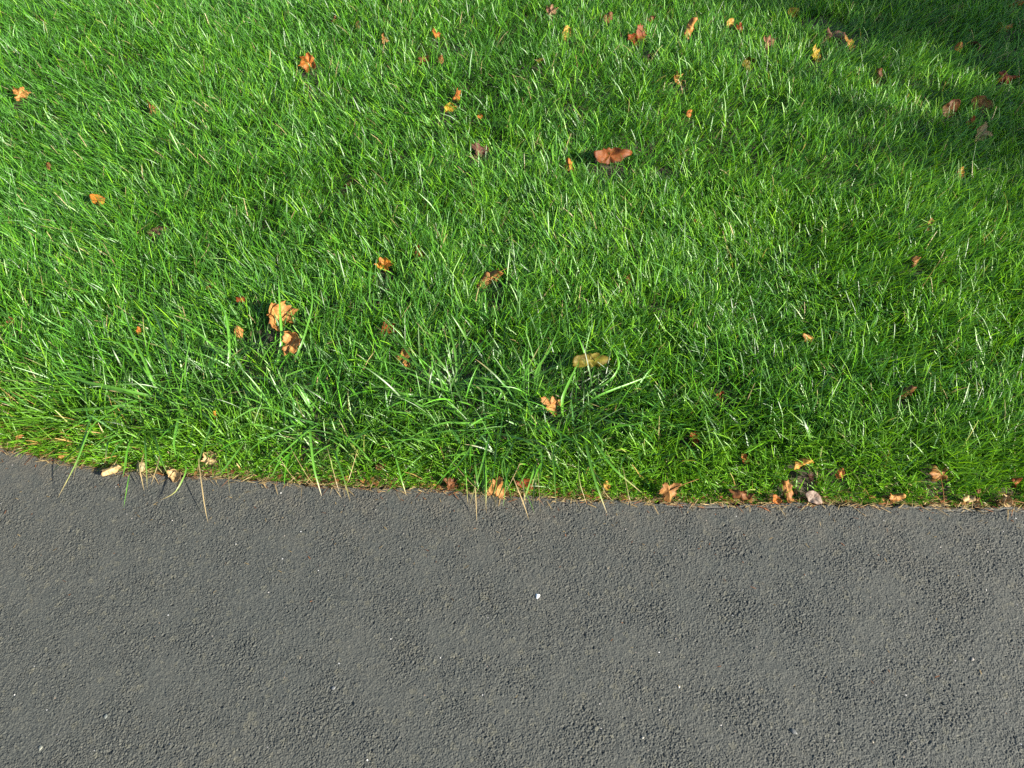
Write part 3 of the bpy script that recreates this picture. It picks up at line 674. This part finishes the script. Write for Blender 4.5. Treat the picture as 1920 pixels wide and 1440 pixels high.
# blades one can follow in the photo: list of (px, py, height) from root to tip, width px
FOLLOW = {
 0: [([(300, 755, .0), (235, 735, .05), (160, 716, .055), (72, 694, .04)], 9, 0),
     ([(290, 750, .0), (240, 738, .04), (180, 725, .05), (110, 700, .05)], 9, 0),
     ([(300, 750, .0), (240, 742, .05), (140, 742, .055), (85, 741, .04)], 7, 0),
     ([(310, 760, .0), (240, 755, .05), (165, 770, .055), (120, 768, .05)], 9, 0),
     ([(270, 765, .0), (200, 772, .05), (170, 785, .055), (158, 820, .055), (146, 862, .045), (137, 898, .03)], 9, .7),
     ([(250, 770, .0), (172, 790, .06), (152, 850, .055), (132, 890, .035), (108, 934, .008)], 5, .55),
     ([(310, 770, .0), (318, 790, .05), (325, 830, .055), (330, 855, .05)], 9, 0),
     ([(345, 780, .0), (365, 800, .05), (345, 850, .05), (303, 872, .035)], 8, 0),
     ([(330, 770, .0), (370, 775, .05), (400, 790, .05), (378, 845, .05), (370, 884, .03)], 9, .8),
     ([(372, 860, .02), (377, 900, .03), (383, 945, .015), (390, 981, .002)], 3.5, .1),
     ([(340, 860, .01), (352, 880, .03), (330, 925, .02), (300, 938, .004)], 5, .35),
     ([(300, 850, .01), (296, 872, .03), (283, 910, .02)], 4, .1),
     ([(270, 850, .01), (262, 880, .025), (270, 920, .01)], 4, .1),
     ([(243, 890, .012), (240, 905, .015), (232, 952, .003)], 4, .0),
     ([(300, 745, .0), (265, 690, .05), (225, 640, .06), (170, 640, .06)], 8, 0),
     ([(300, 745, .0), (330, 690, .06), (300, 610, .07), (275, 560, .07)], 8, 0),
     ([(300, 745, .0), (280, 700, .06), (240, 610, .07), (220, 555, .07)], 7, 0)],
 1: [([(455, 700, .0), (445, 650, .05), (425, 590, .07), (405, 555, .07)], 8, 0),
     ([(455, 700, .0), (400, 640, .06), (350, 610, .07), (300, 590, .07)], 8, 0),
     ([(460, 700, .0), (440, 690, .05), (380, 690, .06), (310, 660, .06)], 8, 0),
     ([(520, 690, .0), (530, 640, .06), (525, 590, .08), (522, 520, .08)], 9, 0),
     ([(470, 690, .0), (466, 730, .05), (472, 790, .05)], 8, 0),
     ([(455, 700, .0), (520, 715, .05), (570, 690, .05), (640, 680, .05)], 6, 0),
     ([(540, 700, .0), (570, 640, .07), (590, 560, .08), (570, 500, .08)], 6, 0)],
 2: [([(595, 800, .0), (560, 790, .05), (500, 820, .05), (460, 850, .05)], 8, 0),
     ([(600, 800, .0), (575, 810, .05), (530, 850, .05), (495, 880, .03)], 7, 0),
     ([(600, 800, .0), (590, 820, .05), (588, 880, .045), (603, 930, .004)], 9, .75),
     ([(600, 795, .0), (625, 800, .05), (665, 830, .05), (700, 870, .03)], 7, 0),
     ([(590, 800, .0), (550, 770, .06), (480, 760, .06), (420, 800, .05)], 6, 0),
     ([(580, 790, .0), (560, 740, .06), (555, 720, .07)], 6, 0)],
 3: [([(840, 725, .0), (800, 690, .05), (740, 660, .06), (690, 640, .05)], 8, 0),
     ([(840, 725, .0), (800, 705, .05), (740, 680, .06), (650, 671, .05)], 6, 0),
     ([(850, 725, .0), (790, 700, .06), (765, 660, .06), (720, 600, .07)], 9, 0),
     ([(845, 735, .0), (815, 730, .05), (770, 700, .055), (745, 700, .05)], 9, 0),
     ([(850, 745, .0), (800, 770, .05), (770, 750, .05), (735, 735, .05)], 9, 0),
     ([(830, 745, .0), (780, 740, .05), (740, 735, .05), (700, 718, .05)], 8, 0),
     ([(830, 770, .0), (770, 775, .05), (725, 770, .05), (690, 765, .04)], 6, 0),
     ([(850, 730, .0), (850, 660, .06), (840, 600, .07), (830, 570, .07)], 7, 0),
     ([(870, 720, .0), (900, 700, .05), (960, 720, .05), (1010, 690, .06)], 8, 0)],
 4: [([(900, 785, .0), (945, 730, .05), (900, 725, .055), (855, 718, .05)], 8, 0),
     ([(920, 800, .0), (915, 830, .05), (905, 870, .05), (880, 950, .01)], 9, .7),
     ([(930, 800, .0), (930, 830, .05), (925, 900, .05), (905, 940, .015)], 9, 0),
     ([(935, 800, .0), (950, 830, .05), (940, 870, .04), (945, 900, .02)], 9, 0),
     ([(930, 790, .0), (890, 830, .05), (860, 870, .05), (835, 905, .03)], 8, 0),
     ([(930, 790, .0), (870, 800, .05), (820, 810, .05), (770, 830, .04)], 8, 0),
     ([(930, 790, .0), (880, 795, .05), (830, 790, .05), (720, 845, .04)], 8, 0),
     ([(890, 890, .02), (891, 910, .03), (893, 945, .015), (894, 978, .002)], 4, .1),
     ([(960, 890, .02), (970, 915, .03), (982, 945, .015), (992, 975, .002)], 4, .1),
     ([(980, 890, .02), (982, 920, .03), (986, 945, .012)], 4, .1),
     ([(940, 800, .0), (1000, 820, .06), (1020, 850, .06), (1010, 905, .04)], 9, 0),
     ([(960, 800, .0), (1020, 790, .06), (1060, 820, .06), (1015, 900, .04)], 7, 0)],
 5: [([(1060, 780, .0), (1025, 840, .05), (1040, 880, .05), (1042, 945, .008)], 7, .85),
     ([(1085, 780, .0), (1095, 840, .05), (1115, 900, .045), (1138, 962, .004)], 10, .75),
     ([(1080, 770, .0), (1120, 830, .05), (1150, 880, .05), (1205, 925, .02)], 9, .7),
     ([(1060, 780, .0), (1080, 840, .05), (1085, 900, .04), (1100, 945, .006)], 4, .4),
     ([(1060, 790, .0), (1055, 750, .06), (1070, 710, .07), (1085, 680, .07)], 9, 0),
     ([(1080, 770, .0), (1120, 740, .06), (1180, 720, .06), (1230, 700, .05)], 7, 0),
     ([(1085, 775, .0), (1140, 790, .05), (1180, 800, .05), (1220, 785, .04)], 8, 0),
     ([(1080, 765, .0), (1150, 720, .06), (1165, 680, .07), (1140, 640, .07)], 6, 0),
     ([(1000, 745, .0), (1000, 700, .06), (1030, 660, .07), (1050, 610, .07)], 7, 0)],
}
TLAB = ['leftmost coarse tuft of broad blades, fanning flat to the left and over the asphalt',
        'coarse broad-bladed tuft below the two big maple leaves, right of the leftmost tuft',
        'smaller coarse tuft near the edge between the left and right groups, blades drooping down',
        'coarse tuft whose long pale blades all sweep to the upper left, near the middle',
        'coarse dark tuft nearest the asphalt in the middle, straw tips hanging over it',
        'rightmost coarse tuft, dark broad blades with olive leaf resting on it']
r = np.random.default_rng(77)
for i, (tx, ty, s) in enumerate(TUFTS):
    parts = []; o = tuftpos[i]
    for pts, wpx, dry in FOLLOW[i]:
        jx, jy = r.normal(0, 20), r.normal(0, 9)
        P = [px2g(a + jx * (1 - q / 2) * (q < 2), b + jy * (1 - q / 2) * (q < 2), c) for q, (a, b, c) in enumerate(pts)] if pts[0][2] == 0 else [px2g(*q) for q in pts]
        w = wpx * mpp(pts[-1][1]) * 0.58
        c0 = BROAD * (0.75 + 0.75 * r.random()); 
        if dry and dry <= 0.2: c0 = STRAW * 0.8
        parts.append(strap(P, w, c0, STRAW * 0.9 if dry else c0, fold=0.2 + 0.3 * r.random(), tip_from=dry if dry else .9, side=r.normal(0, .35)))
    for k in range(5):
        hx = TUFTS[i][0] + r.normal(0, 75); ye = np.interp(hx, [e[0] for e in EDGE_PX], [e[1] for e in EDGE_PX])
        dx = r.normal(0, 26); reach = 6 + 40 * r.random() ** 1.5
        P = [px2g(hx, ye - 70, .01), px2g(hx + dx * .4, ye - 45, .045), px2g(hx + dx, ye - 5, .035), px2g(hx + dx * 1.5, ye + reach, .008)]
        if r.random() < .45: c0 = STRAW * (0.6 + .5 * r.random()); w = .0011
        else: c0 = BROAD * (0.7 + .7 * r.random()); w = .0022 + .003 * r.random()
        parts.append(strap(P, w, c0, STRAW * .8, side=r.normal(0, .6), tip_from=.6))
    nb_ = int(430 * s)
    for k in range(nb_):
        a = r.random() * 6.283; Lg = (0.05 + 0.13 * r.random() ** 1.4) * s
        rr = 0.16 * math.sqrt(r.random()) * s; b0 = o + rr * np.array([1.5 * math.cos(a), 0.8 * math.sin(a)])
        a = a + r.normal(0, .8); el = R(12 + 66 * r.random()); bend = 0.3 + 0.9 * r.random()
        P = [np.array([b0[0], b0[1], float(soil_h(b0[0], b0[1]))])]; aa = a + r.normal(0, .15)
        for q in range(7):
            e = el - bend * q / 6
            P.append(P[-1] + Lg / 7 * np.array([math.cos(aa) * math.cos(e), math.sin(aa) * math.cos(e), math.sin(e)]))
            P[-1][2] = max(P[-1][2], 0.012)
        c0 = (BROAD if r.random() < .6 else MID) * (0.3 + 0.9 * r.random())
        dry = r.random() < 0.10
        parts.append(strap(P, 0.0018 + 0.0034 * r.random() ** 1.5, c0, STRAW * 0.7 if dry else c0, side=r.normal(0, .5), tip_from=0.6))
    V, F, Ln, C = join(parts)
    V = V - np.array([o[0], o[1], 0])
    ob = mesh_np('grass_tuft', V, F, Ln, M_TUFT, col=C, label=TLAB[i], cat='grass tuft', group='coarse grass tufts near the path edge')
    ob.location = (o[0], o[1], 0)


# ------------------------------------------------------------------ fallen leaves
def leaf_mesh(form, size, colr, r):
    nr, na = 10, 80
    th = np.linspace(0, 2 * math.pi, na, endpoint=False)      # 0 = tip direction (+y)
    if form == 'maple':
        Rr = np.full(na, 0.5)
        for c, amp, wd in ((0, .42, .34), (.95, .36, .32), (-.95, .36, .32), (1.95, .22, .3), (-1.95, .22, .3)):
            dd = np.abs((th - c + math.pi) % (2 * math.pi) - math.pi)
            Rr = np.maximum(Rr * 1.0, 0.55 + amp * np.exp(-(dd / wd) ** 1.3))
        Rr *= 1 + 0.16 * np.where(np.arange(na) % 5 < 2, 1, -0.6) * r.random(na)
        dd = np.abs((th - math.pi + math.pi) % (2 * math.pi) - math.pi); Rr *= 1 - 0.45 * np.exp(-(dd / .3) ** 2)
    elif form == 'roll':
        Rr = 1 / np.sqrt((np.cos(th) / 1.0) ** 2 + (np.sin(th) / 0.52) ** 2)
        Rr *= 1 + 0.12 * np.sin(th * 7 + r.random() * 6) + 0.07 * (r.random(na) - .5)
    elif form == 'long':
        Rr = 1 / np.sqrt((np.cos(th) / 1.0) ** 2 + (np.sin(th) / 0.36) ** 2)
        Rr *= 1 + 0.10 * np.sin(th * 9 + r.random() * 6) + 0.10 * (r.random(na) - .5)
    elif form == 'peak':
        Rr = 0.70 + 0.16 * np.sin(3 * th + r.random() * 6) + 0.14 * np.sin(5 * th + r.random() * 6) + 0.26 * (r.random(na) - .5)
    elif form == 'curl':
        Rr = 1 / np.sqrt((np.cos(th) / 1.0) ** 2 + (np.sin(th) / 0.6) ** 2); Rr *= 1 + 0.06 * (r.random(na) - .5)
    else:
        Rr = 1 / np.sqrt((np.cos(th) / 0.95) ** 2 + (np.sin(th) / 0.68) ** 2); Rr *= 1 + 0.04 * (r.random(na) - .5)
        Rr *= 1 + 0.15 * np.exp(-(np.minimum(th, 2 * math.pi - th) / .3) ** 2)
    rad = np.linspace(0, 1, nr + 1)[1:]
    u = np.concatenate([[0], (rad[:, None] * Rr * np.sin(th)).ravel()])       # across
    v = np.concatenate([[0], (rad[:, None] * Rr * np.cos(th)).ravel()])       # along
    rr = np.concatenate([[0], np.repeat(rad, na)])
    z = np.zeros_like(u)
    # crumple: folds between the veins and random waves
    ang = np.arctan2(u, v)
    z += 0.10 * rr * np.cos(ang * 5 + 0.3 * r.standard_normal()) * (1 if form == 'maple' else .5)
    for _ in range(7):
        a = r.random() * 6.28; k = 3 + 5 * r.random()
        z += (0.55 / k) * (np.abs(np.sin(0.5 * k * (u * math.cos(a) + v * math.sin(a)) + r.random() * 6)) - 0.5)
    fold = {'long': .2, 'maple': .25, 'roll': .5, 'peak': .6, 'curl': .3, 'oval': .2}[form]
    z += -fold * np.abs(u) + 0.0
    ku = {'long': -0.9, 'maple': 1.8, 'roll': 1.3, 'peak': 1.0, 'curl': 2.3, 'oval': 0.7}[form] * (0.8 + .4 * r.random()) * (-1 if form in ('roll',) else (1 if r.random() < .6 else -1))
    kv = (r.normal(0, 0.6) + 0.4) if form not in ('roll', 'long') else 0.35 + 0.2 * r.random()
    u2 = np.sin(u * ku) / ku; z2 = (1 - np.cos(u * ku)) / ku + z * np.cos(u * ku); u2 -= z * np.sin(u * ku)
    v2 = np.sin(v * kv) / kv - z2 * np.sin(v * kv); z3 = (1 - np.cos(v * kv)) / kv + z2 * np.cos(v * kv)
    V = np.stack([u2, v2, z3 - z3.mean()], -1) * size * 0.56
    F = []; Ln = []
    for j in range(na):
        F += [0, 1 + j, 1 + (j + 1) % na]; Ln.append(3)
    for i in range(nr - 1):
        b = 1 + i * na
        for j in range(na):
            F += [b + j, b + na + j, b + na + (j + 1) % na, b + (j + 1) % na]; Ln.append(4)
    c = np.array(colr)[None] * np.ones((len(V), 1))
    # paler veins and darker dried margin: the leaf's own pattern
    if form == 'maple':
        dv = np.min([np.abs((ang - q + math.pi) % (2 * math.pi) - math.pi) for q in (0, .95, -.95, 1.95, -1.95)], axis=0)
        vein = np.exp(-(dv * rr / 0.05) ** 2)
    else:
        vein = np.exp(-(u / 0.06) ** 2)
    c = c * (1 + 0.35 * vein[:, None])
    m = np.clip((rr - 0.72) * 2.4, 0, 1) * (0.35 + 0.65 * r.random(len(rr)))
    c = c * (1 - 0.45 * m[:, None] * np.array([0.6, 1.0, 1.0])[None])
    q = 0.8 + 0.4 * vnoise(u * 1.0 + 9 * r.random(), v, 0.5, 2); c = c * q[:, None]
    return V, np.array(F), np.array(Ln), c


def rot_m(turn, tilt, axis_az):
    a = R(turn - 90)
    Rz = np.array([[math.cos(a), -math.sin(a), 0], [math.sin(a), math.cos(a), 0], [0, 0, 1]])
    # tilt so that the upper face turns towards the azimuth axis_az
    k = np.array([-math.sin(axis_az), math.cos(axis_az), 0]); t = R(tilt)
    K = np.array([[0, -k[2], k[1]], [k[2], 0, -k[0]], [-k[1], k[0], 0]])
    Rt = np.eye(3) + math.sin(t) * K + (1 - math.cos(t)) * K @ K
    return Rt @ Rz


for i, (px, py, s, colr, form, turn, tilt, lift, stem, lab) in enumerate(LEAVES):
    r = np.random.default_rng(1000 + i)
    size = s * mpp(py) * (1.05 if py < 860 or px < 1150 else 0.85)
    V, F, Ln, C = leaf_mesh(form, size, colr, r)
    az = -1.57 + r.normal(0.35, 0.5)              # mostly turned up towards the path side
    V = V @ rot_m(turn, tilt + 12 if lift > .03 else tilt, az).T
    p = px2g(px, py, lift); g = float(soil_h(p[0], p[1]))
    if p[1] < edge(p[0]): g = 0
    z = max(lift - 0.006, g + 0.004)
    lowest = V[:, 2].min()
    if lift < 0.02: z = max(g, 0.0) + 0.002 - lowest * 0.9
    p = px2g(px, py, z)
    ob = mesh_np('fallen_leaf', V, F, Ln, M_LEAF, col=C, label=lab, cat='fallen leaf', group='dry fallen leaves on the lawn and path edge')
    ob.location = p
    if s > 20:
        md = ob.modifiers.new('thickness', 'SOLIDIFY'); md.thickness = 0.0004; md.offset = 0
    if stem:
        e = px2g(stem[0], stem[1], 0.004 if stem[1] > 935 else z + 0.012)
        P = [np.zeros(3), (e - p) * 0.5 + np.array([0, 0, 0.004]), e - p]
        k = 6; tt = np.linspace(0, 1, k); Q = np.stack([np.interp(tt, [0, .5, 1], [q[a] for q in P]) for a in range(3)], -1)
        T = Q[-1] / np.linalg.norm(Q[-1]); A = np.cross(T, [0, 0, 1.]); A /= np.linalg.norm(A); B = np.cross(A, T)
        rad = np.linspace(0.0011, 0.0007, k)
        VV = np.stack([Q[j] + rad[j] * (math.cos(q) * A + math.sin(q) * B) for j in range(k) for q in (0, 1.257, 2.513, 3.77, 5.027)])
        FF = []
        for j in range(k - 1):
            for q in range(5): FF += [j * 5 + q, j * 5 + (q + 1) % 5, (j + 1) * 5 + (q + 1) % 5, (j + 1) * 5 + q]
        mesh_np('stem', VV, np.array(FF), np.full(len(FF) // 4, 4), M_LEAF, col=np.tile(np.array(TAN) * 0.9, (len(VV), 1)), parent=ob)

# ------------------------------------------------------------------ stone chips on the asphalt
import bmesh
CHIPS = [(1008, 1118, 13, (0.75, 0.75, 0.73), 'white chip lying on the asphalt right of centre, brightest of all'),
         (198, 1343, 11, (0.09, 0.10, 0.09), 'greenish grey pebble set in the asphalt at the lower left'),
         (76, 1402, 12, (0.13, 0.135, 0.11), 'pale rounded pebble in the lower left corner of the asphalt'),
         (1273, 1288, 7, (0.28, 0.28, 0.26), 'small whitish chip on the asphalt in the lower right half'),
         (1488, 1372, 16, (0.075, 0.08, 0.078), 'flat grey stone in the asphalt at the bottom right'),
         (1636, 1391, 8, (0.15, 0.135, 0.10), 'small buff pebble near the bottom right of the asphalt'),
         (1823, 1236, 10, (0.14, 0.13, 0.115), 'pale angular stone at the right side of the asphalt'),
         (1205, 1383, 8, (0.18, 0.175, 0.15), 'small whitish stone low in the asphalt, right of the middle'),
         (625, 1290, 10, (0.09, 0.095, 0.095), 'thin grey stone flake on the asphalt left of the middle'),
         (442, 1020, 5, (0.3, 0.3, 0.28), 'tiny pale grain on the upper left asphalt')]
for i, (px, py, s, c, lab) in enumerate(CHIPS):
    r = np.random.default_rng(i + 400); bm = bmesh.new(); bmesh.ops.create_icosphere(bm, subdivisions=2, radius=1)
    sz = s * mpp(py) / 2.7
    for v in bm.verts:
        k = 1 + 0.25 * math.sin(v.co.x * 3 + i) * math.cos(v.co.y * 4 + i * 2) + r.normal(0, 0.07)
        v.co = Vector((v.co.x * sz * k * 1.1, v.co.y * sz * k * 0.8, v.co.z * sz * 0.45 * k))
    V = np.array([v.co[:] for v in bm.verts]); F = np.array([[v.index for v in f.verts] for f in bm.faces]).ravel(); nf = len(bm.faces); bm.free()
    a = r.random() * 6; V = V @ np.array([[math.cos(a), -math.sin(a), 0], [math.sin(a), math.cos(a), 0], [0, 0, 1]]).T
    ob = mesh_np('stone_chip', V, F, np.full(nf, 3), M_STONE, col=np.tile(c, (len(V), 1)), smooth=False, label=lab, cat='stone', group='stone chips in the asphalt')
    ob.location = px2g(px, py, 0.0005)

# ------------------------------------------------------------------ the tree whose crown shades the upper right
TREE = np.array([10.75, -1.1]); CZ = 3.0
r = np.random.default_rng(3)
troot = bpy.data.objects.new('maple_tree', None); COL.objects.link(troot); troot.location = (TREE[0], TREE[1], 0)
troot['label'] = 'leafy tree beyond the right side whose shade darkens the upper right lawn'; troot['category'] = 'tree'


def tube(P, r0, r1, n=8):
    P = np.asarray(P, float); k = len(P); T = np.gradient(P, axis=0); T /= np.linalg.norm(T, axis=1)[:, None]
    A = np.cross(T, [0.3, 1, 0.1]); A /= np.linalg.norm(A, axis=1)[:, None]; B = np.cross(T, A); rad = np.linspace(r0, r1, k)
    V = np.stack([P[j] + rad[j] * (math.cos(q) * A[j] + math.sin(q) * B[j]) for j in range(k) for q in np.linspace(0, 6.283, n, endpoint=False)])
    F = []
    for j in range(k - 1):
        for q in range(n): F += [j * n + q, j * n + (q + 1) % n, (j + 1) * n + (q + 1) % n, (j + 1) * n + q]
    return V, np.array(F), np.full(len(F) // 4, 4), np.ones((len(V), 3))


tr = [tube([(0, 0, -.1), (.03, .02, .6), (.0, .05, 1.2), (.05, 0, 2.0), (0, 0, 3.9)], .16, .06, 10)]
for k in range(11):
    a = k * 2.4; z0 = 1.5 + 0.14 * k; ln = 1.8 - 0.09 * k
    tr.append(tube([(0, 0, z0), (math.cos(a) * ln * .4, math.sin(a) * ln * .4, z0 + .5), (math.cos(a) * ln, math.sin(a) * ln, z0 + 1.1)], .06, .012, 6))
V, F, Ln, C = join(tr); mesh_np('trunk', V, F, Ln, M_BARK, parent=troot)
cl = 210; cc = r.standard_normal((cl, 3)); cc /= np.linalg.norm(cc, axis=1)[:, None]
cc *= (r.random(cl) ** 0.45)[:, None] * np.array([2.2, 2.2, 1.4]); cc[:, 2] += CZ
n = 26000; ci = r.integers(0, cl, n); pos = cc[ci] + r.normal(0, 0.2, (n, 3))
az = r.random(n) * 6.28
c = np.array([0.06, 0.13, 0.02])[None] * (0.6 + 0.8 * r.random(n)[:, None]); m = r.random(n) < .25; c[m] = np.array([0.3, 0.2, 0.03])
V, F, Ln, C = blades(pos, 0.10 + 0.06 * r.random(n), 0.10 + 0.05 * r.random(n), az, 0.8 + 1.4 * r.random(n), 0.4 * r.random(n), 1.57 + 0 * az, c, segs=3, tipw=0.1)
mesh_np('crown', V, F, Ln, M_LEAF, col=C, parent=troot)
